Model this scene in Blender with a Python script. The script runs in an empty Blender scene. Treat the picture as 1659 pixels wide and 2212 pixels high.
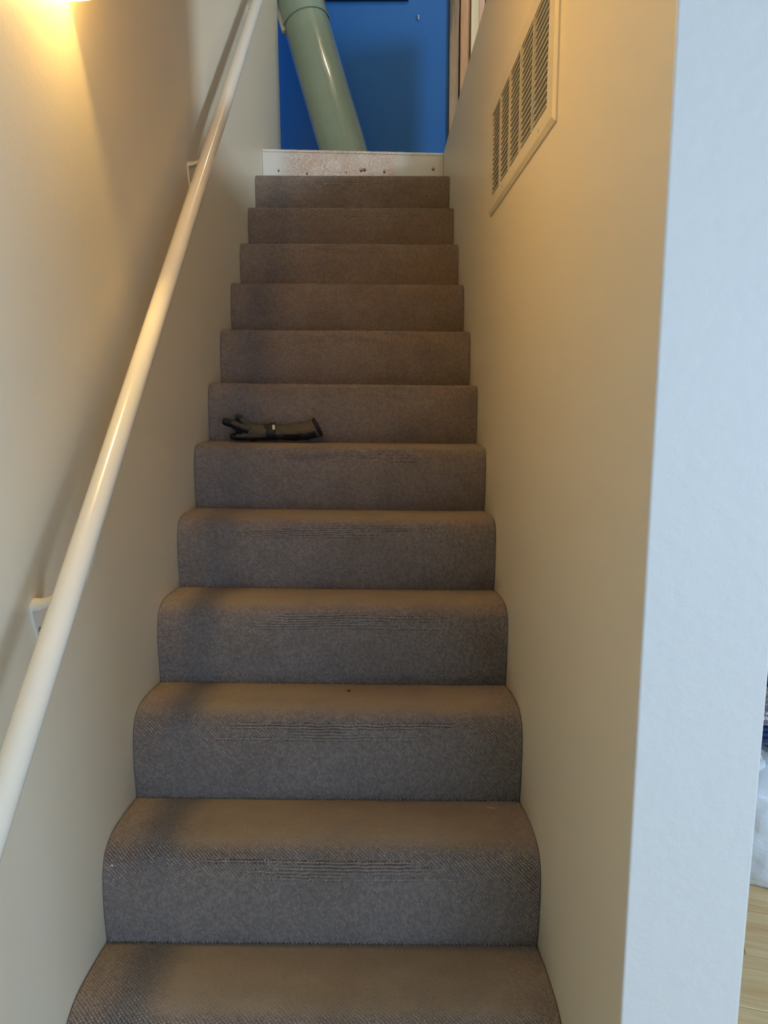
import bpy, bmesh, math, random
import numpy as np
from mathutils import Vector, Matrix, noise

# ------------------------------------------------------------------ camera
SC = bpy.context.scene
COL = SC.collection
R = ((0.999981, -0.003242, -0.005333), (-0.005817, -0.17442, -0.984654), (0.002262, 0.984666, -0.174435))
CAM = (0.583282, -1.189694, 1.353306)
FPX = 1653.62
cd = bpy.data.cameras.new('camera')
cam = bpy.data.objects.new('camera', cd)
COL.objects.link(cam)
cd.sensor_fit = 'VERTICAL'
cd.sensor_height = 24.0
cd.sensor_width = 18.0
cd.lens = FPX / 2212 * 24.0
cd.clip_start = 0.02
cam.matrix_world = Matrix(((R[0][0], -R[1][0], -R[2][0], CAM[0]),
                           (R[0][1], -R[1][1], -R[2][1], CAM[1]),
                           (R[0][2], -R[1][2], -R[2][2], CAM[2]),
                           (0, 0, 0, 1)))
SC.camera = cam

# ------------------------------------------------------------------ world, daylight, exposure
wd = bpy.data.worlds.new('world')
SC.world = wd
wd.use_nodes = True
wd.node_tree.nodes['Background'].inputs[0].default_value = (0.55, 0.72, 1.0, 1)
wd.node_tree.nodes['Background'].inputs[1].default_value = 1.0
SC.view_settings.view_transform = 'Standard'
SC.view_settings.look = 'None'
SC.view_settings.gamma = 1.0
SC.view_settings.use_curve_mapping = False
SC.view_settings.exposure = -0.1


def area_light(name, loc, direction, sx, sy, power, color):
    l = bpy.data.lights.new(name, 'AREA')
    l.shape = 'RECTANGLE'
    l.size = sx
    l.size_y = sy
    l.energy = power
    l.color = color
    o = bpy.data.objects.new(name, l)
    COL.objects.link(o)
    o.location = loc
    o.rotation_euler = Vector(direction).to_track_quat('-Z', 'Y').to_euler()
    return o


# daylight entering through the two windows of the lower room (behind the camera) and the upper window
area_light('daylight_lower_window', (2.05, -3.93, 1.15), (0, 1, 0), 2.0, 1.5, 60, (0.35, 0.60, 1.0))
area_light('daylight_side_window', (4.13, -2.0, 1.2), (-1, 0, 0), 1.6, 1.4, 80, (0.50, 0.71, 1.0))
area_light('daylight_upper_window', (4.13, -0.60, 3.60), (-1, 0.25, 0), 0.6, 0.7, 128, (0.66, 0.83, 1.0))
# ceiling lamp of the upper landing, above the frame
ul = bpy.data.lights.new('landing_ceiling_lamp', 'POINT')
ul.energy = 7
ul.color = (1.0, .80, .54)
ul.shadow_soft_size = .07
uo = bpy.data.objects.new('landing_ceiling_lamp', ul)
COL.objects.link(uo)
uo.location = (.80, 2.55, 4.72)

# ------------------------------------------------------------------ dimensions
W = 0.9034          # stairwell width
RUN = 0.23478
RISE = 0.19
SK = -0.0026        # the flight is a little out of square
SZ = -0.01605       # and sags to the right
YC = -0.2835        # end of the partition
WT = 0.16           # partition thickness
ZF = -0.19          # lower floor
ZC = 2.25           # lower ceiling
ZU = 2.462          # upper floor
ZT = 4.86           # upper ceiling
YB = 3.95           # blue wall
RX, RY0, RY1 = 4.2, -4.0, 3.4    # lower room extents
YOPEN = -0.05        # where the stairwell opens to the upper floor

random.seed(7)
rng = np.random.default_rng(7)


# ------------------------------------------------------------------ helpers
def srgb(r, g, b):
    def f(c):
        c /= 255
        return c / 12.92 if c <= .04045 else ((c + .055) / 1.055) ** 2.4
    return (f(r), f(g), f(b), 1)


def link(o, parent=None):
    COL.objects.link(o)
    if parent is not None:
        o.parent = parent
    return o


def empty(name, loc=(0, 0, 0), rz=0):
    o = bpy.data.objects.new(name, None)
    o.empty_display_size = .05
    link(o)
    o.location = loc
    o.rotation_euler = (0, 0, rz)
    return o


def tag(o, label=None, cat=None, group=None, kind=None):
    if label: o['label'] = label
    if cat: o['category'] = cat
    if group: o['group'] = group
    if kind: o['kind'] = kind
    return o


def from_bm(name, bm, mat, parent=None, smooth=False):
    me = bpy.data.meshes.new(name)
    bmesh.ops.recalc_face_normals(bm, faces=bm.faces)
    bm.to_mesh(me)
    bm.free()
    me.materials.append(mat)
    if smooth:
        me.shade_smooth()
    return link(bpy.data.objects.new(name, me), parent)


def bm_box(bm, x0, x1, y0, y1, z0, z1, bevel=0):
    g = bmesh.ops.create_cube(bm, size=1)
    for v in g['verts']:
        v.co = Vector(((x0 + x1) / 2 + v.co.x * (x1 - x0), (y0 + y1) / 2 + v.co.y * (y1 - y0), (z0 + z1) / 2 + v.co.z * (z1 - z0)))
    if bevel:
        es = set()
        for v in g['verts']:
            es.update(v.link_edges)
        bmesh.ops.bevel(bm, geom=list(es), offset=bevel, segments=2, affect='EDGES', profile=.5)


def box(name, x0, x1, y0, y1, z0, z1, mat, parent=None, bevel=0):
    bm = bmesh.new()
    bm_box(bm, x0, x1, y0, y1, z0, z1, bevel)
    return from_bm(name, bm, mat, parent)


def boxes(name, L, mat, parent=None):
    bm = bmesh.new()
    for b in L:
        bm_box(bm, *b)
    return from_bm(name, bm, mat, parent)


def bm_loft(bm, rings, cap0=True, cap1=True, closed=True):
    vs = [[bm.verts.new(p) for p in r] for r in rings]
    n = len(rings[0])
    for a, b in zip(vs[:-1], vs[1:]):
        for i in range(n if closed else n - 1):
            j = (i + 1) % n
            bm.faces.new((a[i], a[j], b[j], b[i]))
    if cap0: bm.faces.new(vs[0])
    if cap1: bm.faces.new(vs[-1])
    return vs


def tube_rings(path, radii, n=20, a0=0, a1=2 * math.pi, squash=None):
    """rings around a path; squash = (vector, factor) flattens along a direction"""
    P = [Vector(p) for p in path]
    out = []
    full = abs(a1 - a0 - 2 * math.pi) < 1e-6
    for i, p in enumerate(P):
        d = (P[min(i + 1, len(P) - 1)] - P[max(i - 1, 0)]).normalized()
        up = Vector((0, 0, 1)) if abs(d.z) < .95 else Vector((0, 1, 0))
        s = d.cross(up).normalized()
        u = s.cross(d).normalized()
        r = radii[i] if not isinstance(radii[i], tuple) else radii[i]
        ru, rs = (r, r) if not isinstance(r, tuple) else r
        m = n if full else n + 1
        out.append([p + u * (ru * math.cos(a0 + (a1 - a0) * k / n)) + s * (rs * math.sin(a0 + (a1 - a0) * k / n)) for k in range(m)])
    return out


def smooth_path(pts, sub=6):
    P = [Vector(p) for p in pts]
    P = [P[0] * 2 - P[1]] + P + [P[-1] * 2 - P[-2]]
    out = []
    for i in range(1, len(P) - 2):
        for k in range(sub):
            t = k / sub
            a, b, c, d = P[i - 1], P[i], P[i + 1], P[i + 2]
            out.append(.5 * ((2 * b) + (c - a) * t + (2 * a - 5 * b + 4 * c - d) * t * t + (3 * b - a - 3 * c + d) * t ** 3))
    out.append(P[-2])
    return out


# ------------------------------------------------------------------ materials
class NT:
    def __init__(s, name):
        s.m = bpy.data.materials.new(name)
        s.m.use_nodes = True
        s.t = s.m.node_tree
        s.b = s.t.nodes['Principled BSDF']

    def n(s, kind, **kw):
        nd = s.t.nodes.new(kind)
        for k, v in kw.items():
            if k.startswith('_'):
                setattr(nd, k[1:], v)
            else:
                nd.inputs[k.replace('__', ' ')].default_value = v
        return nd

    def l(s, a, b):
        s.t.links.new(a, b)

    def coords(s, kind='Object', scale=(1, 1, 1), rot=(0, 0, 0)):
        tc = s.n('ShaderNodeTexCoord')
        mp = s.n('ShaderNodeMapping')
        mp.inputs['Scale'].default_value = scale
        mp.inputs['Rotation'].default_value = rot
        s.l(tc.outputs[kind], mp.inputs['Vector'])
        return mp.outputs['Vector']

    def noise(s, vec, scale, detail=3, rough=.5):
        nd = s.n('ShaderNodeTexNoise', Scale=scale, Detail=detail, Roughness=rough)
        s.l(vec, nd.inputs['Vector'])
        return nd.outputs['Fac']

    def ramp(s, fac, stops):
        r = s.n('ShaderNodeValToRGB')
        e = r.color_ramp.elements
        while len(e) < len(stops): e.new(.5)
        for q, (p, c) in zip(e, stops):
            q.position = p
            q.color = c
        s.l(fac, r.inputs['Fac'])
        return r.outputs['Color']

    def mix(s, fac, a, b, mode='MIX'):
        m = s.n('ShaderNodeMix', _data_type='RGBA', _blend_type=mode)
        for sock, v in ((m.inputs[0], fac), (m.inputs[6], a), (m.inputs[7], b)):
            if isinstance(v, (tuple, float, int)): sock.default_value = v
            else: s.l(v, sock)
        return m.outputs[2]

    def math(s, op, a, b=None, clamp=False):
        m = s.n('ShaderNodeMath', _operation=op, _use_clamp=clamp)
        for sock, v in ((m.inputs[0], a), (m.inputs[1], b)):
            if v is None: continue
            if isinstance(v, (int, float)): sock.default_value = v
            else: s.l(v, sock)
        return m.outputs[0]

    def bump(s, h, strength, dist):
        b = s.n('ShaderNodeBump', Strength=strength, Distance=dist)
        s.l(h, b.inputs['Height'])
        s.l(b.outputs['Normal'], s.b.inputs['Normal'])

    def base(s, c):
        if isinstance(c, tuple): s.b.inputs['Base Color'].default_value = c
        else: s.l(c, s.b.inputs['Base Color'])

    def set(s, **kw):
        for k, v in kw.items():
            s.b.inputs[k.replace('__', ' ')].default_value = v


def paint(name, col, rough=.5, peel=220, strength=.12, dist=.002, streak=False, vary=.05):
    t = NT(name)
    v = t.coords()
    f = t.noise(v, 1.3, 4)
    c2 = tuple(x * (1 - vary) for x in col[:3]) + (1,)
    t.base(t.mix(f, c2, col))
    t.set(Roughness=rough)
    n1 = t.noise(v, peel, 2)
    n2 = t.noise(v, peel * .3, 3)
    t.bump(t.math('ADD', n1, n2), strength, dist)
    return t.m


def plain(name, col, rough=.5, metal=0, vary=.06, nscale=40, bump=0, bdist=.001, coat=0, spec=.5):
    t = NT(name)
    v = t.coords()
    f = t.noise(v, nscale, 3)
    c2 = tuple(x * (1 - vary) for x in col[:3]) + (1,)
    t.base(t.mix(f, c2, col))
    t.set(Roughness=rough, Metallic=metal)
    t.b.inputs['Specular IOR Level'].default_value = spec
    if coat: t.b.inputs['Coat Weight'].default_value = coat
    if bump: t.bump(f, bump, bdist)
    return t.m


def wood(name, c1, c2, axis='X', rough=.5, ring=18, stretch=.08, knots=False, dirt=None):
    t = NT(name)
    sc = {'X': (stretch, 1, 1), 'Y': (1, stretch, 1), 'Z': (1, 1, stretch)}[axis]
    tc = t.n('ShaderNodeTexCoord')
    oi = t.n('ShaderNodeObjectInfo')
    add = t.n('ShaderNodeVectorMath', _operation='ADD')
    cx = t.n('ShaderNodeCombineXYZ')
    r = t.math('MULTIPLY', oi.outputs['Random'], 7.0)
    for i in range(3): t.l(r, cx.inputs[i])
    t.l(tc.outputs['Object'], add.inputs[0])
    t.l(cx.outputs[0], add.inputs[1])
    mp = t.n('ShaderNodeMapping')
    mp.inputs['Scale'].default_value = sc
    t.l(add.outputs[0], mp.inputs['Vector'])
    w = t.noise(mp.outputs[0], ring, 4, .6)
    fine = t.noise(mp.outputs[0], ring * 9, 2)
    k = t.math('ADD', t.math('MULTIPLY', w, .75), t.math('MULTIPLY', fine, .3))
    c = t.ramp(k, [(.35, c1), (.62, c2)])
    if knots:
        vo = t.n('ShaderNodeTexVoronoi', Scale=3.2)
        t.l(add.outputs[0], vo.inputs['Vector'])
        f = t.ramp(vo.outputs['Distance'], [(.03, (1, 1, 1, 1)), (.09, (0, 0, 0, 1))])
        c = t.mix(f, c, tuple(x * .55 for x in c1[:3]) + (1,))
    if dirt:
        d = t.noise(mp.outputs[0], ring * .5, 5, .7)
        f = t.ramp(d, [(.42, (0, 0, 0, 1)), (.6, (1, 1, 1, 1))])
        c = t.mix(f, c, dirt)
    t.base(c)
    t.set(Roughness=rough)
    t.bump(k, .25, .002)
    return t.m


M = {}
M['wall'] = paint('cream_wall_paint', srgb(222, 211, 188), .42, 190, .16, .0016)
M['wall_end'] = paint('roller_textured_paint', srgb(215, 213, 210), .5, 60, .32, .003)
M['ceiling'] = paint('ceiling_paint', srgb(228, 225, 218), .7)
M['blue'] = paint('blue_wall_paint', srgb(26, 112, 196), .38, 130, .12, .0015, vary=.12)
M['sheath'] = plain('brown_sheathing', srgb(92, 66, 44), .9, vary=.4, nscale=9)
M['rail'] = plain('white_gloss_rail_paint', srgb(228, 222, 208), .22, vary=.05, nscale=6, coat=.3)
M['bracket'] = plain('white_bracket_enamel', srgb(222, 216, 202), .28, vary=.05, nscale=20)
M['vent'] = plain('cream_vent_enamel', srgb(212, 202, 178), .4, vary=.05, nscale=15)
M['duct'] = plain('dark_duct_lining', srgb(40, 34, 26), .9, vary=.3)
M['steel'] = plain('dull_steel', srgb(150, 146, 138), .4, metal=.8)
M['plank'] = wood('pine_floor_plank', srgb(222, 178, 120), srgb(246, 216, 166), 'X', .38, 16, .06, knots=True)
M['ply'] = wood('plywood_subfloor', srgb(150, 120, 86), srgb(178, 150, 112), 'X', .7)
M['stud_old'] = wood('old_weathered_stud', srgb(150, 118, 92), srgb(196, 168, 136), 'Z', .8, 30, .06, dirt=srgb(106, 98, 86))
M['stud'] = wood('pine_stud', srgb(196, 146, 108), srgb(222, 178, 138), 'Z', .7, 22, .05)
M['stud_new'] = wood('fresh_pale_stud', srgb(236, 214, 172), srgb(250, 234, 200), 'Z', .6, 14, .05)
M['stud_side'] = wood('pinkish_stud_side', srgb(222, 176, 150), srgb(240, 206, 182), 'Z', .6, 14, .05)  # side of the cream stud, its tone beside the lit face put into the colour
M['black'] = plain('black_frame', srgb(16, 15, 18), .4)
M['print'] = plain('dark_print', srgb(26, 28, 40), .3, vary=.5, nscale=6)
M['white'] = plain('white_plastic', srgb(232, 232, 228), .4)
M['glass'] = plain('window_pane', srgb(220, 230, 238), .05)
M['brass'] = plain('sconce_metal', srgb(120, 100, 82), .4, metal=.5)


def carpet_material():
    t = NT('looped_pile_carpet')
    a = t.n('ShaderNodeAttribute', _attribute_name='loop_tint')
    wv = t.n('ShaderNodeAttribute', _attribute_name='wear')
    v = t.coords()
    fib = t.noise(v, 900, 2)
    big = t.noise(v, 7, 4, .6)
    yarn = t.ramp(a.outputs['Fac'], [(0.0, srgb(136, 121, 112)), (.5, srgb(147, 132, 122)), (1.0, srgb(158, 143, 133))])
    worn = t.ramp(fib, [(.3, srgb(124, 109, 91)), (.7, srgb(164, 146, 122))])
    c = t.mix(wv.outputs['Fac'], yarn, worn)
    c = t.mix(t.math('MULTIPLY', t.ramp(big, [(.42, (0, 0, 0, 1)), (.7, (1, 1, 1, 1))]), .28), c, srgb(104, 86, 68))
    t.base(c)
    t.set(Roughness=.95)
    t.b.inputs['Specular IOR Level'].default_value = .12
    t.b.inputs['Sheen Weight'].default_value = .15
    t.b.inputs['Sheen Roughness'].default_value = .6
    t.bump(t.math('ADD', fib, t.noise(v, 350, 2)), .55, .0012)
    return t.m


M['carpet'] = carpet_material()


def board_material():
    t = NT('worn_white_painted_board')
    v = t.coords()
    chips = t.noise(v, 170, 4, .7)
    zone = t.n('ShaderNodeSeparateXYZ')
    tc = t.n('ShaderNodeTexCoord')
    t.l(tc.outputs['Object'], zone.inputs[0])
    # the middle of the board is scuffed to fibrous brown, its two ends keep their paint
    l = t.n('ShaderNodeMapRange', _interpolation_type='SMOOTHSTEP')
    l.inputs[1].default_value, l.inputs[2].default_value = .05, .17
    t.l(zone.outputs[0], l.inputs[0])
    r = t.n('ShaderNodeMapRange', _interpolation_type='SMOOTHSTEP')
    r.inputs[1].default_value, r.inputs[2].default_value = .70, .63
    t.l(zone.outputs[0], r.inputs[0])
    mask = t.math('MULTIPLY', l.outputs[0], r.outputs[0])
    k = t.math('ADD', chips, t.math('MULTIPLY', t.noise(v, 9, 3), .35))
    c = t.ramp(k, [(.48, srgb(176, 142, 120)), (.64, srgb(204, 182, 166)), (.82, srgb(232, 222, 212))])
    white = t.mix(t.noise(v, 5, 3), srgb(222, 220, 212), srgb(236, 234, 228))
    t.base(t.mix(mask, white, c))
    t.set(Roughness=.5)
    t.bump(chips, .5, .002)
    return t.m


M['board'] = board_material()


def tube_material():
    t = NT('green_gloss_wrap')
    v = t.coords()
    f = t.noise(v, 5, 3)
    t.base(t.mix(f, srgb(136, 158, 142), srgb(158, 177, 160)))
    t.set(Roughness=.22)
    t.b.inputs['Coat Weight'].default_value = .8
    t.b.inputs['Coat Roughness'].default_value = .06
    v2 = t.coords(scale=(1, 1, .35))
    t.bump(t.noise(v2, 34, 4, .65), .42, .006)
    return t.m


M['tube'] = tube_material()
M['tube_edge'] = plain('pale_tube_lining', srgb(206, 204, 192), .6)
M['glove_grey'] = plain('grey_knit_glove', srgb(92, 83, 71), .9, vary=.2, nscale=300, bump=.4)
M['glove_black'] = plain('black_rubber_coating', srgb(17, 17, 19), .55, vary=.3, nscale=90, bump=.3)
M['tag'] = plain('cream_tag', srgb(226, 222, 190), .6)
M['jeans'] = plain('blue_denim', srgb(40, 62, 104), .9, vary=.4, nscale=60, bump=.4)
M['navy'] = plain('navy_cloth', srgb(34, 40, 66), .9, vary=.3, nscale=50, bump=.4)
M['stripe'] = plain('pale_cloth', srgb(214, 212, 208), .9, vary=.2)
M['bin'] = plain('grey_plastic_bin', srgb(150, 156, 170), .45, vary=.05)
M['chip'] = wood('wood_chip', srgb(170, 120, 84), srgb(206, 160, 116), 'X')
M['crumb'] = plain('dark_crumb', srgb(52, 34, 24), .8)


def pattern_material():
    t = NT('patterned_cloth')
    v = t.coords(scale=(1, 1, 1))
    vo = t.n('ShaderNodeTexVoronoi', Scale=55)
    t.l(v, vo.inputs['Vector'])
    c = t.ramp(vo.outputs['Distance'], [(.15, srgb(150, 80, 84)), (.35, srgb(222, 216, 212)), (.6, srgb(120, 122, 140))])
    t.base(c)
    t.set(Roughness=.9)
    return t.m


M['pattern'] = pattern_material()


def bag_material():
    t = NT('white_plastic_bag')
    v = t.coords()
    pk = t.ramp(t.noise(v, 6, 2), [(.62, (0, 0, 0, 1)), (.75, (1, 1, 1, 1))])
    t.base(t.mix(pk, srgb(226, 232, 238), srgb(232, 208, 232)))
    t.set(Roughness=.25)
    t.b.inputs['Subsurface Weight'].default_value = .25
    t.b.inputs['Subsurface Radius'].default_value = (.03, .03, .03)
    t.b.inputs['Coat Weight'].default_value = .5
    t.bump(t.noise(v, 22, 4, .6), .5, .012)
    return t.m


M['bag'] = bag_material()


def shade_material():
    t = NT('frosted_sconce_glass')
    t.base(srgb(236, 214, 172))
    t.set(Roughness=.5)
    tr = t.n('ShaderNodeBsdfTranslucent')
    tr.inputs['Color'].default_value = srgb(250, 228, 186)
    mx = t.n('ShaderNodeMixShader')
    mx.inputs[0].default_value = .5
    t.b.inputs['Emission Color'].default_value = (1, .675, .225, 1)
    t.b.inputs['Emission Strength'].default_value = 27   # mixed half and half with the translucent layer
    out = t.t.nodes['Material Output']
    t.l(t.b.outputs[0], mx.inputs[1])
    t.l(tr.outputs[0], mx.inputs[2])
    t.l(mx.outputs[0], out.inputs['Surface'])
    return t.m


M['shade'] = shade_material()


def bulb_material():
    t = NT('lit_bulb')
    t.base((1, .8, .5, 1))
    t.b.inputs['Emission Color'].default_value = (1, .675, .225, 1)
    t.b.inputs['Emission Strength'].default_value = 520
    return t.m


M['bulb'] = bulb_material()

# ------------------------------------------------------------------ structure
S = 'structure'
# vent opening in the partition
VY0, VY1, VZ0, VZ1 = .352, 1.100, 1.845, 2.070
X1 = W + WT
tag(box('wall_left', -.12, 0, RY0, 3.62, ZF - .02, ZT, M['wall']), kind=S)
tag(boxes('wall_right', [
    (W, X1, YC + .002, VY0, ZF - .02, ZU), (W, X1, VY1, 2.93, ZF - .02, ZU),
    (W, X1, VY0, VY1, ZF - .02, VZ0), (W, X1, VY0, VY1, VZ1, ZU),
    (W + .1, X1, VY0, VY1, VZ0, VZ1), (W, X1, 2.93, RY1, ZF - .02, ZC + .09)], M['wall']), kind=S)
# textured end face of the partition, with the rounded corner bead
bm = bmesh.new()
bm_box(bm, W, X1, YC - .004, YC + .002, ZF - .02, ZC)
es = [e for e in bm.edges if abs(e.verts[0].co.z - e.verts[1].co.z) > .5 and e.verts[0].co.y < YC - .002]
bmesh.ops.bevel(bm, geom=es, offset=.003, segments=3, affect='EDGES', profile=.5)
tag(from_bm('wall_partition_end', bm, M['wall_end']), kind=S)
# lining of the wall cavity behind the grille
bm = bmesh.new()
e = .0015
bm_box(bm, W + .03, W + .1 - e, VY0 + e, VY1 - e, VZ0 + e, VZ1 - e)
bm.faces.ensure_lookup_table()
bmesh.ops.delete(bm, geom=[f for f in bm.faces if f.calc_center_median().x < W + .031], context='FACES')
duct_bm = bm

FA = math.radians(-17)   # the floorboards run at an angle to the stairs
tag(box('floor', -.12, RX + .1, RY0 - .1, RY1 + .1, ZF - .06, ZF - .012, M['ply']), kind=S)
floor = bpy.data.objects['floor']


def clip(poly, ax, val, keep_gt):
    out = []
    for i in range(len(poly)):
        a, b = poly[i], poly[(i + 1) % len(poly)]
        ia = (a[ax] > val) == keep_gt
        ib = (b[ax] > val) == keep_gt
        if ia: out.append(a)
        if ia != ib:
            t = (val - a[ax]) / (b[ax] - a[ax])
            p = [a[0] + (b[0] - a[0]) * t, a[1] + (b[1] - a[1]) * t]
            p[ax] = val
            out.append(tuple(p))
    return out


def plank(poly):
    if len(poly) < 3: return
    ar = sum(poly[i][0] * poly[(i + 1) % len(poly)][1] - poly[(i + 1) % len(poly)][0] * poly[i][1] for i in range(len(poly))) / 2
    if abs(ar) < .004: return
    cx = sum(p[0] for p in poly) / len(poly)
    cy = sum(p[1] for p in poly) / len(poly)
    ca, sa = math.cos(-FA), math.sin(-FA)
    loc = [((x - cx) * ca - (y - cy) * sa, (x - cx) * sa + (y - cy) * ca) for x, y in poly]
    bm = bmesh.new()
    lo = [bm.verts.new((x, y, -.012)) for x, y in loc]
    md = [bm.verts.new((x, y, -.0015)) for x, y in loc]
    hi = [bm.verts.new((x * (1 - .0015 / max(.02, abs(x))), y * (1 - .0015 / max(.02, abs(y))), 0)) for x, y in loc]
    n = len(loc)
    for i in range(n):
        j = (i + 1) % n
        bm.faces.new((lo[i], lo[j], md[j], md[i]))
        bm.faces.new((md[i], md[j], hi[j], hi[i]))
    bm.faces.new(hi)
    o = from_bm('plank', bm, M['plank'], floor)
    o.location = (cx, cy, ZF)
    o.rotation_euler = (0, 0, FA)


PW = .192
dx, dy = math.cos(FA), math.sin(FA)
nx, ny = -dy, dx
anchor = (1.5573, .6363)     # a joint seen in the photograph
for i in range(-26, 17):
    y0, y1 = i * PW + .0013, (i + 1) * PW - .0013
    off = (i * 1.37) % 2.4
    for j in range(-5, 4):
        s0, s1 = j * 2.4 + off + .0006, (j + 1) * 2.4 + off - .0006
        quad = [(anchor[0] + dx * s + nx * t, anchor[1] + dy * s + ny * t) for s, t in ((s0, y0), (s1, y0), (s1, y1), (s0, y1))]
        for reg in (((0, X1 + .002, True), (0, RX, False), (1, RY0, True), (1, RY1, False)),
                    ((0, .001, True), (0, X1 + .001, False), (1, RY0, True), (1, -.30, False))):
            q = quad
            for c in reg:
                q = clip(q, *c)
                if len(q) < 3: break
            if len(q) >= 3: plank(q)

tag(boxes('ceiling_lower', [(0, RX, RY0, YOPEN, ZC, ZC + .02), (X1, RX, YOPEN, RY1, ZC, ZC + .02)], M['ceiling']), kind=S)
tag(boxes('floor_upper', [(X1, RX, -1.2, YB, ZC + .02, ZU), (0, X1, -1.2, YOPEN, ZC + .02, ZU), (-.6, X1, 2.96, YB, ZC + .1, ZU)], M['ply']), kind=S)
tag(boxes('wall_lower_back', [(X1, RX, RY1, RY1 + .1, ZF - .02, ZC)], M['wall']), kind=S)
tag(box('wall_lower_side', RX, RX + .1, RY0, RY1 + .1, ZF - .02, ZC, M['wall']), kind=S)
# wall behind the camera with its wide window
wy = RY0
tag(boxes('wall_lower_front', [(-.12, 1.0, wy - .1, wy, ZF - .02, ZC), (3.1, RX + .1, wy - .1, wy, ZF - .02, ZC),
                               (1.0, 3.1, wy - .1, wy, ZF - .02, .35), (1.0, 3.1, wy - .1, wy, 1.95, ZC)], M['wall']), kind=S)
win = tag(boxes('window_1', [(1.0, 1.05, wy - .08, wy + .02, .35, 1.95), (3.05, 3.1, wy - .08, wy + .02, .35, 1.95), (1.05, 3.05, wy - .08, wy + .02, .35, .4),
                             (1.05, 3.05, wy - .08, wy + .02, 1.9, 1.95), (2.03, 2.07, wy - .08, wy + .02, .4, 1.9)], M['white']), kind=S)
# upper storey
tag(boxes('wall_upper_side', [(RX, RX + .1, -1.2, -1.0, ZU, ZT), (RX, RX + .1, -.2, YB, ZU, ZT), (RX, RX + .1, -1.0, -.2, ZU, 3.15), (RX, RX + .1, -1.0, -.2, 4.05, ZT)], M['wall']), kind=S)
tag(boxes('window_2', [(RX - .02, RX + .08, -1.0, -.95, 3.15, 4.05), (RX - .02, RX + .08, -.25, -.2, 3.15, 4.05), (RX - .02, RX + .08, -.95, -.25, 3.15, 3.2),
                       (RX - .02, RX + .08, -.95, -.25, 4.0, 4.05), (RX - .01, RX + .06, -.95, -.25, 3.58, 3.62)], M['white']), kind=S)
tag(box('wall_upper_front', 0, RX + .1, -1.3, -1.2, ZC + .02, ZT, M['wall']), kind=S)
tag(box('ceiling_upper', -.7, RX + .1, -1.3, YB + .2, ZT, ZT + .08, M['ceiling']), kind=S)
tag(box('wall_upper_partition', W, W + .1, -1.2, .95, ZU, ZT, M['wall']), kind=S)
tag(box('wall_upper_cross', 0, W, YOPEN - .1, YOPEN, ZU, ZT, M['wall']), kind=S)
tag(box('upper_shadow_blocker', 1.28, 1.4, 2.3, 3.17, ZU, 3.42, M['wall']), kind=S)  # unseen block, added to cast the shadow on the blue wall
tag(box('wall_blue', -.7, 1.0086, YB, YB + .014, ZU - .1, ZT, M['blue']), kind=S)
tag(box('wall_upper_left', -.7, -.6, 3.66, YB, ZU, ZT, M['wall']), kind=S)
tag(box('wall_upper_sheathing', -.7, RX + .1, YB + .10, YB + .12, ZU - .1, ZT, M['sheath']), kind=S)

# ------------------------------------------------------------------ stairs
PL = [(0, 0), (-.003, .05), (-.004, .09), (0, .13), (.0075, .163), (.02, .186), (.040, .1985), (.07, .2062), (.11, .206), (.17, .2), (.235, .19)]
PR = [(0, 0), (-.011, .05), (-.015, .10), (-.0165, .145), (-.011, .182), (.004, .204), (.032, .215), (.065, .217), (.11, .214), (.16, .2065), (.235, .19)]


def resample(P, n):
    pts = smooth_path([(a, b, 0) for a, b in P], 12)
    a = np.array([[p.x, p.y] for p in pts])
    d = np.r_[0, np.cumsum(np.linalg.norm(np.diff(a, axis=0), axis=1))]
    s = np.linspace(0, d[-1], n)
    return np.c_[np.interp(s, d, a[:, 0]), np.interp(s, d, a[:, 1])], d[-1]


def sstep(a, b, x):
    t = np.clip((x - a) / (b - a), 0, 1)
    return t * t * (3 - 2 * t)


def wob(x, y, seed, f, n=6):
    r = np.random.default_rng(seed)
    out = 0
    for _ in range(n):
        a = r.uniform(0, 2 * np.pi)
        k = f * r.uniform(.5, 1.6)
        out = out + np.sin(k * (np.cos(a) * x + np.sin(a) * y) + r.uniform(0, 6.28))
    return out / n


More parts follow.
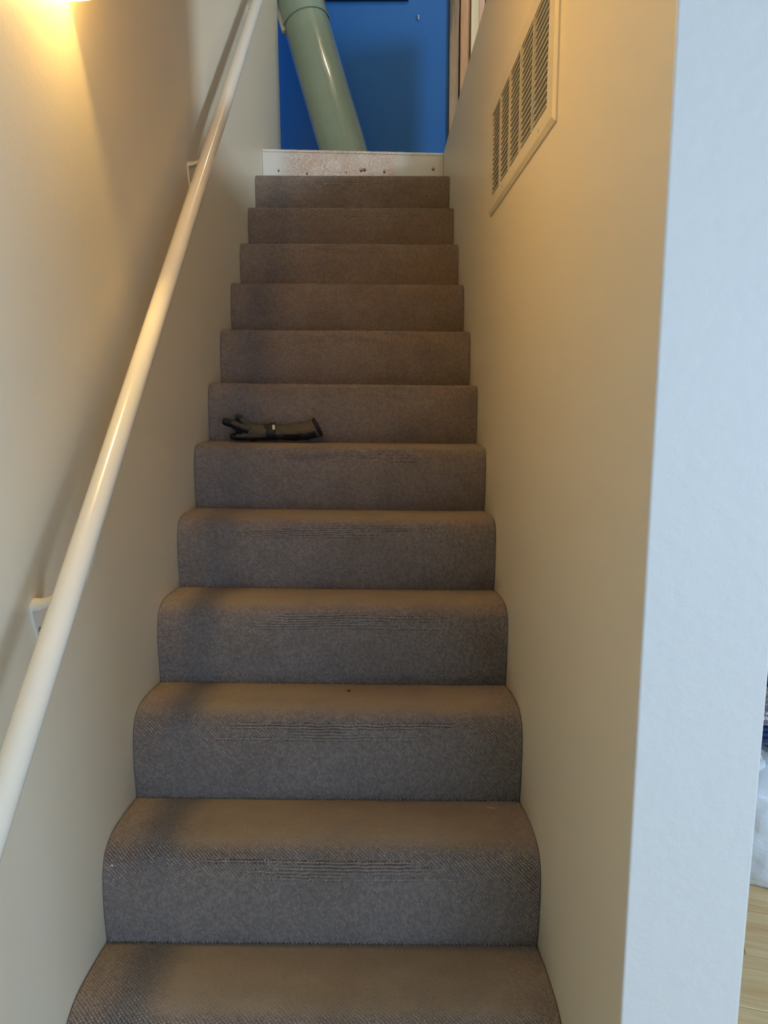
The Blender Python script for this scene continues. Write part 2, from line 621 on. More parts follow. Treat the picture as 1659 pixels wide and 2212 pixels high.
def carpet_step(k, res, parent):
    """one carpeted step: riser from junction k-1 up, over the nosing and back to junction k"""
    nv = int(.44 / res)
    nu = int(W / res)
    pl, ll = resample(PL, nv)
    pr, lr = resample(PR, nv)
    u = np.linspace(.0016, W - .0016, nu)
    L = (ll + lr) / 2
    v = np.linspace(0, L, nv)
    U, V = np.meshgrid(u, v)
    f = (U / W)
    Y = pl[:, :1] * (1 - f) + pr[:, :1] * f
    Z = pl[:, 1:] * (1 - f) + pr[:, 1:] * f
    ck = {0: 1, 1: 1, 2: 1, 3: 1, 4: .8, 5: .55, 6: .35}.get(k, .15)   # the pad is flatter on the upper treads
    Z = np.where(Z > RISE, RISE + (Z - RISE) * ck, Z)
    if k == 12:      # the last tread runs on to the bare board
        Y = Y + sstep(.33, L, V) * .09 * (.4 + .6 * f)
    # gentle unevenness of pad and nosing
    sag = wob(U, V, 40 + k, 9) * .0022 + wob(U, V, 80 + k, 25) * .0008
    env = sstep(0, .03, V) * sstep(0, .04, L - V)
    dY = np.gradient(Y, axis=0)
    dZ = np.gradient(Z, axis=0)
    nn = np.hypot(dY, dZ) + 1e-9
    NY, NZ = -dZ / nn, dY / nn
    # loop pile: diagonal rows of loops
    tread = sstep(.20, .245, V)
    core = sstep(.06, .2, U) * sstep(.02, .12, W - U)
    wear = tread * (.35 + .65 * core) * (.85 + .15 * wob(U, V, 7 + k, 60))
    wear = np.clip(wear, 0, 1)
    wx = U + .0016 * wob(U, V, 3 + k, 120)
    wy = V + .0016 * wob(U, V, 5 + k, 120)
    P_, S_ = .0057, .0060
    p = (wx + wy) / 1.41421 / P_
    s = (wx - wy) / 1.41421 / S_
    row = np.floor(p)
    s2 = s + .5 * (row % 2) + .18 * np.sin(row * 12.9898)
    cell = np.floor(s2)
    a = 2 * (p - row) - 1
    b = 2 * (s2 - cell) - 1
    dome = np.sqrt(np.clip(1 - 1.0 * a * a - .72 * b * b, 0, 1))
    tint = np.modf(np.abs(np.sin(row * 12.9898 + cell * 78.233 + k * 3.7) * 43758.5453))[0]
    # horizontal rows opened up over the nosing
    vn = .172 + .004 * wob(U, 0 * V, 11 + k, 14)
    p3 = (wy - vn) / .0066
    row3 = np.floor(p3)
    c3 = wx / .0068 + .5 * (row3 % 2)
    cell3 = np.floor(c3)
    a3 = 2 * (p3 - row3) - 1
    b3 = 2 * (c3 - cell3) - 1
    dome3 = np.sqrt(np.clip(1 - 1.1 * a3 * a3 - .6 * b3 * b3, 0, 1))
    r1 = np.modf(np.abs(np.sin(row3 * 41.7 + k * 9.1) * 917.3))[0]
    r2 = np.modf(np.abs(np.sin(row3 * 17.3 + k * 5.7) * 613.7))[0]
    us, ue = .14 + .3 * r1, .86 - .3 * r2
    m = sstep(0, .05, U / W - us) * sstep(0, .05, ue - U / W) * (np.abs(row3 + .5) < 2.6)
    h = dome * (1 - m) + dome3 * m
    amp = .0085 * (1 - .94 * wear) * (1 + .12 * (tint - .5)) * (1 + .1 * m)
    amp = amp * (1 if k < 10 else .7)
    groove = -.0045 * np.exp(-((1 - np.abs(a3)) / .28) ** 2) * m
    disp = groove + env * sag + h * amp - .0055 * (1 - .9 * wear)
    edge = sstep(0, .006, U) * sstep(0, .006, W - U)
    disp = disp * edge - (1 - edge) * .002
    X = U
    Yw = (k - 1) * RUN + Y + SK * U + NY * disp
    Zw = (k - 1) * RISE + Z + SZ * U + NZ * disp
    co = np.stack([X, Yw, Zw], -1).reshape(-1, 3)
    # close the step with a hidden back and base so that it is a solid
    idx = np.arange(nu * nv).reshape(nv, nu)
    quads = np.stack([idx[:-1, :-1], idx[:-1, 1:], idx[1:, 1:], idx[1:, :-1]], -1).reshape(-1, 4)
    me = bpy.data.meshes.new('carpeted_step')
    me.vertices.add(len(co))
    me.vertices.foreach_set('co', co.astype(np.float32).ravel())
    me.loops.add(quads.size)
    me.loops.foreach_set('vertex_index', quads.astype(np.int32).ravel())
    me.polygons.add(len(quads))
    me.polygons.foreach_set('loop_start', np.arange(0, quads.size, 4, dtype=np.int32))
    me.polygons.foreach_set('loop_total', np.full(len(quads), 4, dtype=np.int32))
    me.update(calc_edges=True)
    for nm, arr in (('loop_tint', tint), ('wear', wear)):
        at = me.attributes.new(nm, 'FLOAT', 'POINT')
        at.data.foreach_set('value', arr.astype(np.float32).ravel())
    me.materials.append(M['carpet'])
    me.shade_smooth()
    o = bpy.data.objects.new('carpeted_step', me)
    link(o, parent)
    return o


stairs = empty('staircase', (0, 0, 0))
tag(stairs, 'straight flight of stairs covered in worn brown-grey looped carpet', 'staircase')
RES = {0: .006, 1: .0018, 2: .00145, 3: .0015, 4: .0017, 5: .0019, 6: .0021, 7: .0021, 8: .0021, 9: .0022, 10: .0026, 11: .0026, 12: .0026}
for k in range(0, 13):
    carpet_step(k, RES[k], stairs)
# timber carriage below the carpet
bm = bmesh.new()
prof = [(-.235 + .01, ZF)]
for k in range(0, 13):
    prof += [((k - 1) * RUN + .03, (k - 1) * RISE - .03 if k else ZF), ((k - 1) * RUN + .03, k * RISE - .03)]
prof += [(2.84, 12 * RISE - .03), (2.84, 2.0), (.25, ZF)]
prof = prof[1:]
lo = [bm.verts.new((.004, y, z)) for y, z in prof]
hi = [bm.verts.new((W - .004, y, z)) for y, z in prof]
for i in range(len(prof)):
    j = (i + 1) % len(prof)
    bm.faces.new((lo[i], lo[j], hi[j], hi[i]))
bm.faces.new(lo)
bm.faces.new(hi[::-1])
from_bm('carriage', bm, M['ply'], stairs)

# bare board under the landing edge, with nail holes pressed into it
holes = [(.0758, 2.3626, .0055), (.2161, 2.3512, .0055), (.4107, 2.3589, .003), (.486, 2.371, .0085), (.502, 2.374, .0085), (.6029, 2.3666, .0075), (.8521, 2.3827, .0075)]
nu, nv = 360, 84
punched = set()
bm = bmesh.new()
grid = []
z0, z1 = 2.24, ZU - .008
for j in range(nv):
    r = []
    for i in range(nu):
        x = .0015 + (W - .003) * i / (nu - 1)
        z = z0 + (z1 - z0) * j / (nv - 1)
        y = 2.845 + .085 * x / W
        d = 0
        for hx, hz, hr in holes:
            q = math.hypot(x - hx, (z - hz) * 1.15) / (hr * (1 + .3 * noise.noise((x * 160, z * 160, hx * 9))))
            d = max(d, min(1, max(0, (1.15 - q) / .35)))
        n2 = noise.noise((x * 14, z * 30, 3)) * .0008
        hv = bm.verts.new((x, y + d * .012 + n2, z))
        if d > .75: punched.add(hv)
        r.append(hv)
    grid.append(r)
for j in range(nv - 1):
    for i in range(nu - 1):
        q4 = (grid[j][i], grid[j][i + 1], grid[j + 1][i + 1], grid[j + 1][i])
        if not all(v in punched for v in q4): bm.faces.new(q4)
bd = from_bm('riser_board', bm, M['board'], stairs, smooth=True)
bd['label'] = 'bare scuffed white board with nail holes'
# worn lip on top of it
bm = bmesh.new()
rows = []
for i in range(90):
    x = .002 + (W - .004) * i / 89
    y = 2.845 + .085 * x / W
    t = ZU - .0005 + noise.noise((x * 30, 0, 5)) * .0012
    rows.append([Vector((x, y - .004 + noise.noise((x * 25, 4, 1)) * .0012, ZU - .012)), Vector((x, y - .004, t - .002)), Vector((x, y - .001, t)), Vector((x, y + .12, t)), Vector((x, y + .12, ZU - .012))])
bm_loft(bm, rows)
from_bm('landing_nosing', bm, M['board'], stairs)

# ------------------------------------------------------------------ handrail
SL = RISE / RUN
RXX, RZ0, RR = .080, 1.020, .0215
SLR = .8115


def rail_pt(y): return Vector((RXX, y, RZ0 + SLR * y))


hr = empty('handrail', (0, 0, 0))
tag(hr, 'long round white painted handrail on the left wall', 'handrail')
path = [rail_pt(-.62 + .02 * i * 0 + i * (3.40 / 60)) for i in range(61)]
d = (path[1] - path[0]).normalized()
ends0 = [path[0] - d * RR * .35, path[0] - d * RR * .2]
rad = [RR * .55, RR * .88] + [RR] * 61 + [RR * .88, RR * .55]
ends1 = [path[-1] + d * RR * .2, path[-1] + d * RR * .35]
bm = bmesh.new()
bm_loft(bm, tube_rings(ends0 + path + ends1, rad, 40))
from_bm('rail', bm, M['rail'], hr, smooth=True)


def bracket(y):
    rp = rail_pt(y)
    zb = rp.z - .085
    bm = bmesh.new()
    # shield shaped wall plate
    out = []
    for i in range(36):
        a = 2 * math.pi * i / 36
        c, s = math.cos(a), math.sin(a)
        w = .021 * (1 if s > 0 else (1 + s * .55))
        out.append((w * c, .020 * s if s > 0 else .062 * s))
    r0 = [Vector((.0003, y + p, zb + q)) for p, q in out]
    r1 = [Vector((.0045, y + p, zb + q)) for p, q in out]
    r2 = [Vector((.0058, y + p * .93, zb + q * .96)) for p, q in out]
    bm_loft(bm, [r0, r1, r2])
    o = from_bm('bracket', bm, M['bracket'], hr, smooth=False)
    # hooded arm reaching out under the rail: a half shell open below
    bm = bmesh.new()
    rings = []
    for i in range(15):
        t = i / 14
        x = .004 + t * (RXX - .010)
        zc = zb + .004 + .058 * t ** 2.2
        hw = .019 - .006 * t
        hh = .016 - .006 * t
        ring = []
        for kk in range(17):
            a = math.pi * kk / 16
            ring.append(Vector((x, y + hw * math.cos(a), zc + hh * math.sin(a))))
        th = .0032
        for kk in range(16, -1, -1):
            a = math.pi * kk / 16
            ring.append(Vector((x, y + (hw - th) * math.cos(a), zc - .0005 + (hh - th) * math.sin(a))))
        rings.append(ring)
    bm_loft(bm, rings)
    from_bm('arm', bm, M['bracket'], o, smooth=False)
    bm = bmesh.new()
    bm_loft(bm, tube_rings([(.0055, y, zb - .034), (.0075, y, zb - .034), (.0085, y, zb - .034)], [.0045, .0045, .003], 12))
    from_bm('screw', bm, M['steel'], o, smooth=False)
    # saddle strip hugging the underside of the rail
    bm = bmesh.new()
    rg = []
    dd = (rail_pt(1) - rail_pt(0)).normalized()
    up = Vector((1, 0, 0)).cross(dd).normalized()
    if up.z < 0: up = -up
    for i in range(7):
        s = -.03 + .06 * i / 6
        c = rp + dd * s
        ring = []
        for rr in (RR + .0002, RR + .0028):
            seq = [math.radians(-130 + 80 * kk / 8) for kk in range(9)]
            if rr > RR + .001: seq = seq[::-1]
            for a in seq:
                ring.append(c + Vector((1, 0, 0)) * (rr * math.cos(a)) + up * (rr * math.sin(a)))
        rg.append(ring)
    bm_loft(bm, rg)
    from_bm('saddle', bm, M['bracket'], o)


for y in (.045, 1.285, 2.53):
    bracket(y)

# ------------------------------------------------------------------ wall grille
vent = empty('wall_vent', (W, (VY0 + VY1) / 2, VZ0))
tag(vent, 'cream metal air return grille with angled louvers on the right wall', 'vent')


def vent_mesh(name, bm, mat, smooth=False):
    for v in bm.verts:
        v.co -= Vector((W, (VY0 + VY1) / 2, VZ0))
    return from_bm(name, bm, mat, vent, smooth)


oy0, oy1, oz0, oz1 = .293, 1.146, 1.806, 2.108
bm = bmesh.new()
prof = [(0, .0), (.002, .004), (.011, .0095), (.013, .0095), (.0, .0)]
rings = []


def rect(inset_from_outer, x):
    i = inset_from_outer
    return [Vector((W - x, oy0 + i, oz0 + i)), Vector((W - x, oy1 - i, oz0 + i)), Vector((W - x, oy1 - i, oz1 - i)), Vector((W - x, oy0 + i, oz1 - i))]


inner = [Vector((W - .0075, VY0 + .004, VZ0 + .003)), Vector((W - .0075, VY1 - .004, VZ0 + .003)), Vector((W - .0075, VY1 - .004, VZ1 - .003)), Vector((W - .0075, VY0 + .004, VZ1 - .003))]
inner_b = [v + Vector((.014, 0, 0)) for v in inner]
bm_loft(bm, [rect(0, 0.0003), rect(.0005, .0035), rect(.0105, .0085), inner, inner_b], cap0=False, cap1=False)
vent_mesh('frame', bm, M['vent'])
vent_mesh('duct_lining', duct_bm, M['duct'])
NC = 5
colw = (VY1 - VY0 - .008) / NC
ycols = [VY0 + .004 + colw * i for i in range(NC + 1)]
for y in ycols[1:-1]:
    bm = bmesh.new()
    bm_box(bm, W - .0085, W + .012, y - .0026, y + .0026, VZ0 + .003, VZ1 - .003)
    vent_mesh('divider', bm, M['vent'])
NL = 17
pitch = (VZ1 - VZ0 - .006) / NL
lou = None
for c in range(NC):
    for r in range(NL):
        y0, y1 = ycols[c] + .0022, ycols[c + 1] - .0022
        if lou is None:
            bm = bmesh.new()
            secs = []
            for t in (0, .02, .05, .09, .15, .5, 1.0):
                y = t * (y1 - y0)
                drop = -.0055 * (1 - min(1, t / .12)) ** 2
                th = .0009
                secs.append([Vector((-.0055, y, drop)), Vector((-.0055, y, drop + .0024)), Vector((.004, y, drop * .7 - .0012 + th)), Vector((.013, y, drop * .4 - .0068 + th)), Vector((.013, y, drop * .4 - .0068)), Vector((.004, y, drop * .7 - .0012))])
            bm_loft(bm, secs)
            lou = from_bm('louver', bm, M['vent'], vent)
            o = lou
        else:
            o = lou.copy()
            link(o, vent)
        o.location = (0, y0 - (VY0 + VY1) / 2, .003 + pitch * (r + .75))
for y in (.425, .88):
    bm = bmesh.new()
    bm_loft(bm, tube_rings([(W - .008, y, VZ0 - .017), (W - .0095, y, VZ0 - .017), (W - .0105, y, VZ0 - .017)], [.004, .004, .0025], 12))
    vent_mesh('screw', bm, M['vent'])

# ------------------------------------------------------------------ wall sconce (its far lower corner just reaches the frame)
SY0, SY1, SZB, SZH, SD = .165, .398, 2.051, .36, .085
sc = empty('wall_sconce', (0, (SY0 + SY1) / 2, SZB))
tag(sc, 'lit warm wall sconce above the handrail, only its lower corner in view', 'lamp')


def sc_mesh(name, bm, mat, smooth=False):
    for v in bm.verts:
        v.co -= Vector((0, (SY0 + SY1) / 2, SZB))
    return from_bm(name, bm, mat, sc, smooth)


bm = bmesh.new()
rings = []
ym = (SY0 + SY1) / 2
for z in (SZB, SZB + SZH):
    for_out = []
    for i in range(25):
        a = math.pi * i / 24
        for_out.append(Vector((.0005 + SD * abs(math.sin(a)) ** .7, ym - (SY1 - SY0) / 2 * math.copysign(abs(math.cos(a)) ** .7, math.cos(a)), z)))
    rings.append(for_out)
bm_loft(bm, rings, False, False, False)
sc_mesh('shade', bm, M['shade'])
bm = bmesh.new()
bm_box(bm, .0004, .006, ym - .05, ym + .05, SZB + .19, SZB + .31, .002)
sc_mesh('back_plate', bm, M['brass'])
bm = bmesh.new()
bm_loft(bm, tube_rings([(.006, ym, SZB + .25), (.03, ym, SZB + .25), (.046, ym, SZB + .255), (.046, ym, SZB + .28)], [.008, .008, .013, .013], 16))
sc_mesh('socket', bm, M['brass'], True)
bm = bmesh.new()
bz = [(-.012, .008), (-.006, .022), (.008, .034), (.026, .038), (.044, .032), (.056, .019), (.064, .012)]
bm_loft(bm, [[Vector((.046 + r * math.cos(2 * math.pi * i / 20), ym + r * math.sin(2 * math.pi * i / 20), SZB + .19 + z)) for i in range(20)] for z, r in bz])
bulb = sc_mesh('bulb', bm, M['bulb'], True)
# ------------------------------------------------------------------ upstairs things
# green tube
A = Vector((.373337, 3.43, 2.614980))
B = Vector((.134844, 3.68, 3.447216))
dt = (B - A).normalized()
base = A + dt * ((ZU + .036 - A.z) / dt.z)
tb = empty('tube', base)
tag(tb, 'thick pale green glossy tube leaning in front of the blue wall', 'tube')
q = dt.to_track_quat('Z', 'Y')
tb.rotation_mode = 'QUATERNION'
tb.rotation_quaternion = q
TR = .1325
seam = (Vector((.169844, 3.655, 3.351210)) - base).length
TL = 1.44


def cyl_shell(name, r, r_in, z0, z1, mat, n=64, steps=24, seed=0):
    bm = bmesh.new()
    rg = []
    for j in range(steps + 1):
        z = z0 + (z1 - z0) * j / steps
        ring = []
        for i in range(n):
            a = 2 * math.pi * i / n
            rr = r + noise.noise((math.cos(a) * 2, math.sin(a) * 2, z * 6 + seed)) * .0016
            ring.append(Vector((rr * math.cos(a), rr * math.sin(a), z)))
        rg.append(ring)
    rg.append([Vector((r_in * math.cos(2 * math.pi * i / n), r_in * math.sin(2 * math.pi * i / n), z1)) for i in range(n)])
    rg.append([Vector((r_in * math.cos(2 * math.pi * i / n), r_in * math.sin(2 * math.pi * i / n), z0)) for i in range(n)])
    rg.append(rg[0])
    bm_loft(bm, rg[:-1], cap0=False, cap1=False)
    return from_bm(name, bm, mat, tb, smooth=False)


o = cyl_shell('lower_section', TR, TR - .008, 0, seam + .05, M['tube'])
o.data.shade_smooth()
o = cyl_shell('upper_sleeve', TR + .0045, TR + .0008, seam, TL, M['tube'], seed=9)
for p in o.data.polygons: p.use_smooth = True
# rolled rim where the sleeve begins
bm = bmesh.new()
n = 64
m = 8
vs = [[bm.verts.new(((TR + .005 + .0032 * math.cos(2 * math.pi * j / m)) * math.cos(2 * math.pi * i / n), (TR + .005 + .0032 * math.cos(2 * math.pi * j / m)) * math.sin(2 * math.pi * i / n), seam + .003 * math.sin(2 * math.pi * j / m))) for j in range(m)] for i in range(n)]
for i in range(n):
    for j in range(m):
        bm.faces.new((vs[i][j], vs[(i + 1) % n][j], vs[(i + 1) % n][(j + 1) % m], vs[i][(j + 1) % m]))
from_bm('rim', bm, M['tube'], tb, smooth=True)
# pale lip along the left of the sleeve
qi = q.inverted()
side = qi @ Vector((-1, -.25, 0))
ang = math.atan2(side.y, side.x)
bm = bmesh.new()
rg = []
for j in range(30):
    z = seam - .03 + (TL - .02 - seam + .03) * j / 29
    ring = []
    for rr, da in ((TR + .002, -.12), (TR + .018, -.10), (TR + .0185, .02), (TR + .002, .10)):
        wv = noise.noise((z * 9, rr * 30, 2)) * .003
        ring.append(Vector(((rr + wv) * math.cos(ang + da), (rr + wv) * math.sin(ang + da), z)))
    rg.append(ring)
bm_loft(bm, rg)
o = from_bm('seam_lip', bm, M['tube_edge'], tb)

# dark frame, its lower edge just in view
fr = empty('picture_frame', (.5104, YB, 3.604))
tag(fr, 'dark picture frame on the blue wall, just its lower edge in view', 'picture')
bm = bmesh.new()
for b in ((-.25, .25, -.022, -.001, 0, .03), (-.25, .25, -.022, -.001, .35, .38), (-.25, -.22, -.022, -.001, .03, .35), (.22, .25, -.022, -.001, .03, .35)):
    bm_box(bm, *b)
from_bm('frame', bm, M['black'], fr)
box('print', -.22, .22, -.012, -.004, .03, .35, M['print'], fr)
# small white hook
bm = bmesh.new()
bm_loft(bm, tube_rings(smooth_path([(0, 0, .012), (0, -.012, .014), (0, -.018, .004), (0, -.014, -.008), (0, -.008, -.006)], 4), [.0035] * 17, 10))
hk = from_bm('wall_hook', bm, M['white'], None, True)
hk.location = (.822, YB - .001, 3.508)
tag(hk, 'tiny white hook on the blue wall right of the frame', 'hook')

# exposed studs beside the blue wall
studs = [(1.012, 1.068, YB - .03, M['stud_old'], 'old weathered grey-brown stud right beside the blue wall'),
         (1.079, 1.136, YB - .015, M['stud'], 'tan wooden stud, second from the blue wall'),
         (1.1415, 1.187, YB - .04, M['stud_new'], 'fresh pale cream stud, third from the blue wall'),
         (1.1885, 1.223, YB - .035, M['stud_side'], 'pinkish side face of the cream stud, farthest from the blue wall')]  # side face of the third stud as its own piece, shading in the wood colour
for i, (a, b, y, m, lab) in enumerate(studs):
    bm = bmesh.new()
    rg = []
    for j in range(60):
        z = (ZT - ZU) * j / 59
        wv = noise.noise((z * 5, i * 7, 1)) * (.003 if i == 0 else .0008)
        w = (b - a) / 2
        r = .002
        rg.append([Vector((x, yy, z)) for x, yy in ((-w + r, 0), (w - r + wv, 0), (w + wv, r), (w + wv, .085), (-w, .085), (-w, r))])
    bm_loft(bm, rg)
    o = from_bm('stud', bm, m)
    o.location = ((a + b) / 2, y, ZU)
    tag(o, lab, 'stud', 'exposed studs beside the blue wall')

# ------------------------------------------------------------------ work glove on the sixth tread
gl = empty('work_glove', (.215, 1.338, 1.149))
tag(gl, 'grey and black work glove lying on a carpeted tread against the riser', 'glove')
GO = Vector((.215, 1.352, 1.136))


def gl_loft(name, secs, mat, n=28, a0=0, a1=2 * math.pi, inflate=0, parent=None, caps=True, wr=.0012, seed=0):
    """secs: (x, y, z, half_y, half_z) elliptical sections along the glove"""
    bm = bmesh.new()
    P = smooth_path([(s[0], s[1], s[2]) for s in secs], 5)
    H = smooth_path([(s[3], s[4], 0) for s in secs], 5)
    full = abs(a1 - a0 - 2 * math.pi) < 1e-6
    rg = []
    m = n if full else n + 1
    for i, (p, h) in enumerate(zip(P, H)):
        dd = (P[min(i + 1, len(P) - 1)] - P[max(i - 1, 0)]).normalized()
        sd = Vector((0, 1, 0))
        up = dd.cross(sd).normalized()
        if up.z < 0: up = -up
        ring = []
        for kk in range(m):
            a = a0 + (a1 - a0) * kk / n
            w = 1 + noise.noise((p.x * 60, a * 1.2, seed)) * .17
            ring.append(p - GO + sd * ((max(h.x, .0008) * w + inflate) * math.cos(a)) + up * ((max(h.y, .0008) * w + inflate) * math.sin(a)))
        rg.append(ring)
    if full:
        bm_loft(bm, rg, cap0=caps, cap1=caps)
    else:
        inner = [[v + Vector((0, 0, 0)) for v in r] for r in rg]
        bm_loft(bm, rg, cap0=False, cap1=False, closed=False)
    return from_bm(name, bm, mat, parent or gl, smooth=True)


def finger(name, pts, r, y, dark_from=math.pi * .95, dark_to=math.pi * 2.05, seed=0):
    secs = []
    n = len(pts)
    for i, (x, z) in enumerate(pts):
        rr = r * (1.08 - .22 * i / (n - 1))
        secs.append((x, y, z, rr, rr))
    (xa, za), (xb, zb) = pts[-2], pts[-1]
    L = math.hypot(xb - xa, zb - za)
    ux, uz = (xb - xa) / L, (zb - za) / L
    secs += [(xb + ux * .006, y, zb + uz * .006, r * .66, r * .66), (xb + ux * .0085, y, zb + uz * .0085, r * .25, r * .25)]
    f = gl_loft(name, secs, M['glove_grey'], 18, seed=seed)
    tip = []
    for i, s in enumerate(secs): tip.append(s)
    gl_loft('coating', tip, M['glove_black'], 18, dark_from, dark_to, .0009, parent=f, seed=seed)
    gl_loft('fingertip', tip[-4:], M['glove_black'], 18, 0, 2 * math.pi, .0011, parent=f, seed=seed)
    return f


body = [(.128, 1.352, 1.166, .018, .022), (.140, 1.352, 1.163, .022, .0265), (.165, 1.352, 1.160, .025, .0265), (.19, 1.352, 1.160, .025, .0255), (.212, 1.352, 1.161, .023, .0245), (.23, 1.352, 1.162, .022, .0245)]
gl_loft('hand', body, M['glove_grey'])
gl_loft('palm_coating', body, M['glove_black'], 24, math.pi * 1.18, math.pi * 2.0, .0012)
finger('finger', [(.150, 1.168), (.120, 1.180), (.092, 1.191), (.072, 1.1985)], .0122, 1.338, math.pi * .98, math.pi * 2.02, 1)
finger('finger', [(.150, 1.176), (.130, 1.192), (.117, 1.203), (.110, 1.207)], .0105, 1.366, math.pi * 1.1, math.pi * 1.9, 2)
finger('finger', [(.150, 1.158), (.128, 1.160), (.115, 1.163), (.108, 1.164)], .0100, 1.372, math.pi * .98, math.pi * 2.02, 3)
finger('finger', [(.150, 1.150), (.125, 1.1478), (.108, 1.1478), (.096, 1.1486)], .0105, 1.336, math.pi * .98, math.pi * 2.02, 4)
finger('thumb', [(.165, 1.1495), (.135, 1.1475), (.118, 1.1472), (.104, 1.1478)], .0100, 1.362, math.pi * .98, math.pi * 2.02, 5)
cuff = [(.226, 1.352, 1.161, .021, .0235), (.245, 1.352, 1.160, .023, .0225), (.275, 1.353, 1.160, .027, .0235), (.31, 1.354, 1.162, .030, .0265), (.345, 1.354, 1.166, .029, .0275), (.362, 1.354, 1.172, .026, .0290), (.372, 1.354, 1.177, .024, .0315)]
gl_loft('cuff', cuff, M['glove_grey'], seed=4)
gl_loft('cuff_underside', [(a, b, c, d_, e_) for a, b, c, d_, e_ in cuff[:-1]], M['glove_black'], 24, math.pi * 1.05, math.pi * 2.0, .0012, seed=4)
gl_loft('cuff_binding', [(.368, 1.354, 1.175, .0245, .0312), (.373, 1.354, 1.1775, .0248, .0322), (.376, 1.354, 1.179, .0246, .0322)], M['glove_black'], 28, inflate=.0012, seed=4)
strap = gl_loft('strap', [(.205, 1.352, 1.1605, .0235, .0255), (.212, 1.352, 1.162, .0238, .0262), (.225, 1.352, 1.1635, .0235, .0268), (.236, 1.352, 1.1645, .023, .0265)], M['glove_black'], inflate=.0022, seed=6)
box('tag', .2275 - GO.x, .2355 - GO.x, 1.3245 - GO.y, 1.3275 - GO.y, 1.172 - GO.z, 1.187 - GO.z, M['tag'], strap)

# ------------------------------------------------------------------ bits on the carpet


def bit(name, pts, r, mat, loc, label, cat, group=None, flat=.4):
    bm = bmesh.new()
    P = smooth_path(pts, 5)
    n = len(P)
    rad = [(r * flat * max(.15, math.sin(math.pi * (i + .3) / (n - .4))), r * max(.15, math.sin(math.pi * (i + .3) / (n - .4)))) for i in range(n)]
    bm_loft(bm, tube_rings(P, rad, 8))
    o = from_bm(name, bm, mat)
    o.location = loc
    return tag(o, label, cat, group)


bit('wood_sliver', [(-.0125, 0, .001), (-.004, .001, .0022), (.004, -.001, .0018), (.0125, -.0015, .003)], .0022, M['chip'], (.8256, .398, .3892), 'thin pale wood sliver on the second lowest tread, near the right wall', 'sliver')
bit('crumb', [(-.004, 0, .001), (0, .001, .002), (.004, 0, .001)], .0035, M['crumb'], (.497, .619, .577), 'dark brown crumb on the middle of the third lowest tread', 'crumb', flat=.8)
bit('crumb', [(-.003, 0, .001), (0, .002, .002), (.003, 0, .001)], .0018, M['stripe'], (.0325, .210, .381), 'tiny white crumb by the left wall on the second lowest nosing', 'crumb', flat=.6)
bit('crumb', [(-.0035, 0, .001), (0, .001, .0015), (.0035, 0, .001)], .0016, M['crumb'], (.84, .585, .566), 'tiny dark crumb near the right wall on the third lowest tread', 'crumb', flat=.8)

# ------------------------------------------------------------------ lower room, glimpsed past the partition
bag = empty('plastic_bag', (1.875, 1.085, ZF))
tag(bag, 'full white plastic bag standing on the pine floor behind the partition', 'bag')
bm = bmesh.new()
rg = []
NB = 72
for j in range(34):
    t = j / 33
    z = .405 * t
    e = math.sqrt(max(0, 1 - (2 * t - 1) ** 6 * .0))
    bulge = (1 - abs(2 * t - .85) ** 3.0 * .22) if t > .06 else .86 + t * 1.9
    bulge = min(bulge, 1) * (1 - .18 * sstep(.75, 1, np.array(t)).item())
    ring = []
    for i in range(NB):
        a = 2 * math.pi * i / NB
        c, s = math.cos(a), math.sin(a)
        x = .265 * math.copysign(abs(c) ** .75, c)
        y = .225 * math.copysign(abs(s) ** .75, s)
        w = 1 + .06 * noise.noise((c * 2.2, s * 2.2, z * 8)) + .05 * noise.noise((c * 5, s * 5, z * 16 + 3)) + .02 * abs(noise.noise((c * 14, s * 14, z * 30)))
        ring.append(Vector((x * bulge * w, y * bulge * w, z + .012 * noise.noise((c * 3, s * 3, z * 4 + 7)) * (1 if j else 0))))
    rg.append(ring)
for sc_, dz in ((.8, .0), (.45, -.01), (.1, -.01)):
    rg.append([Vector((v.x * sc_, v.y * sc_, .40 + dz + .02 * noise.noise((v.x * 9, v.y * 9, sc_ * 3)) - .02)) for v in rg[33]])
bm_loft(bm, rg)
from_bm('sack', bm, M['bag'], bag, smooth=True)
for sx in (-.20, .15):
    bm = bmesh.new()
    pts = smooth_path([(sx - .02, -.13, .27), (sx - .012, -.14, .36), (sx + .012, -.135, .425), (sx + .04, -.125, .40), (sx + .06, -.12, .30)], 6)
    bm_loft(bm, tube_rings(pts, [(.006, .022)] * len(pts), 12))
    from_bm('handle', bm, M['bag'], bag, smooth=True)


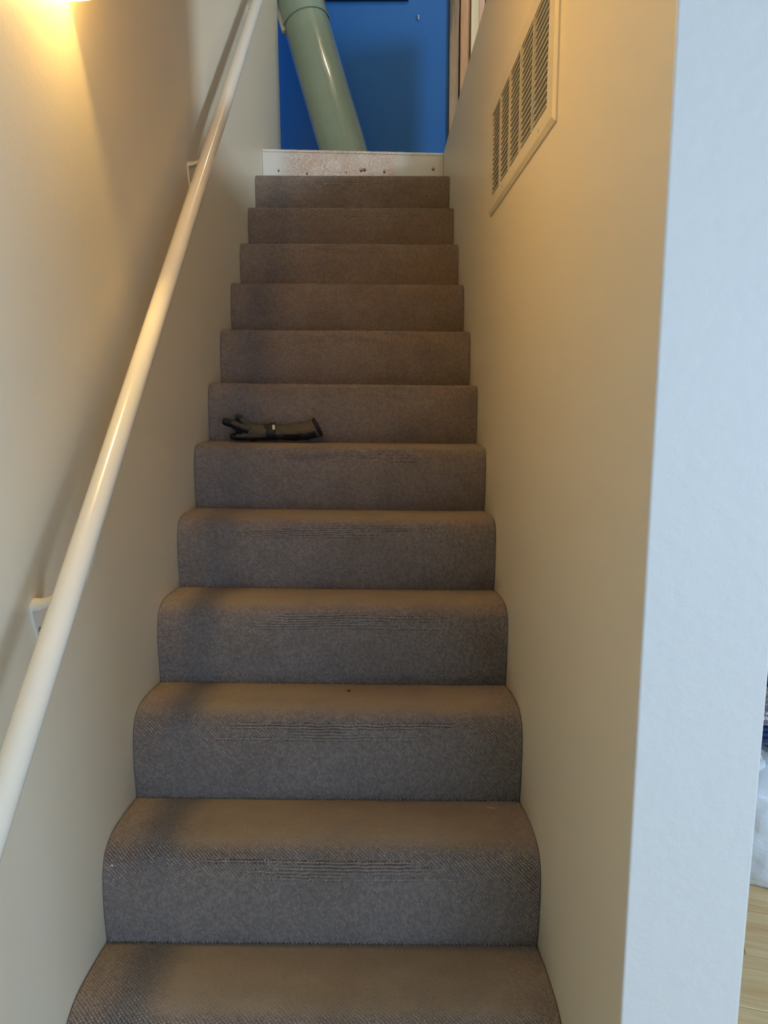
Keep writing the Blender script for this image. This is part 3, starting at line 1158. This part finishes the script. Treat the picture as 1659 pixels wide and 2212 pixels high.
def folded(name, x0, x1, y0, y1, z0, z1, mat, layers, label, cat, seed):
    e_ = empty(name, ((x0 + x1) / 2, (y0 + y1) / 2, z0))
    tag(e_, label, cat)
    h = (z1 - z0) / layers
    for k in range(layers):
        bm = bmesh.new()
        hx, hy = (x1 - x0) / 2 * (1 - .03 * k), (y1 - y0) / 2 * (1 - .02 * k)
        rg = []
        for j in range(25):
            s = -1 + 2 * j / 24
            ring = []
            for i in range(24):
                a = 2 * math.pi * i / 24
                yy = hy * math.copysign(abs(math.cos(a)) ** .35, math.cos(a))
                zz = h / 2 * .99 * math.copysign(abs(math.sin(a)) ** .6, math.sin(a)) * (1 - max(0, abs(s) - .9) * 5)
                ring.append(Vector((s * hx, yy * (1 - .03 * abs(s) ** 8) + .006 * noise.noise((s * 4, k * 3 + seed, yy * 9)), h * (k + .5) + zz + .003 * noise.noise((s * 6, yy * 14, k + seed)) * (1 if zz > 0 else 0))))
            rg.append(ring)
        bm_loft(bm, rg)
        from_bm('fold', bm, mat, e_, smooth=True)
    return e_


folded('folded_jeans', 1.66, 2.04, .995, 1.23, .236, .288, M['jeans'], 3, 'folded blue jeans piled on the white plastic bag', 'jeans', 1)
folded('folded_shirt', 1.68, 2.02, 1.0, 1.22, .2895, .336, M['pattern'], 3, 'folded patterned shirt on top of the blue jeans', 'shirt', 5)
bn = empty('storage_bin', (2.05, 1.62, ZF))
tag(bn, 'grey plastic storage bin behind the white bag', 'bin')
bm = bmesh.new()
rg = []


def rrect(hx, hy, r, z, n=6):
    out = []
    for cx, cy, a0 in ((hx - r, hy - r, 0), (-hx + r, hy - r, 90), (-hx + r, -hy + r, 180), (hx - r, -hy + r, 270)):
        for k in range(n + 1):
            a = math.radians(a0 + 90 * k / n)
            out.append(Vector((cx + r * math.cos(a), cy + r * math.sin(a), z)))
    return out


bm_loft(bm, [rrect(.27, .19, .04, 0), rrect(.30, .22, .04, .34), rrect(.315, .235, .04, .342), rrect(.315, .235, .04, .365)])
from_bm('body', bm, M['bin'], bn)
bm = bmesh.new()
bm_loft(bm, [rrect(.325, .245, .045, .3655), rrect(.325, .245, .045, .385), rrect(.315, .235, .045, .395), rrect(.26, .18, .04, .395), rrect(.25, .17, .04, .388)])
from_bm('lid', bm, M['bin'], bn)
nb = folded('folded_blanket', 1.79, 2.31, 1.45, 1.78, ZF + .397, ZF + .62, M['navy'], 4, 'folded navy blanket stacked on the grey storage bin', 'blanket', 9)
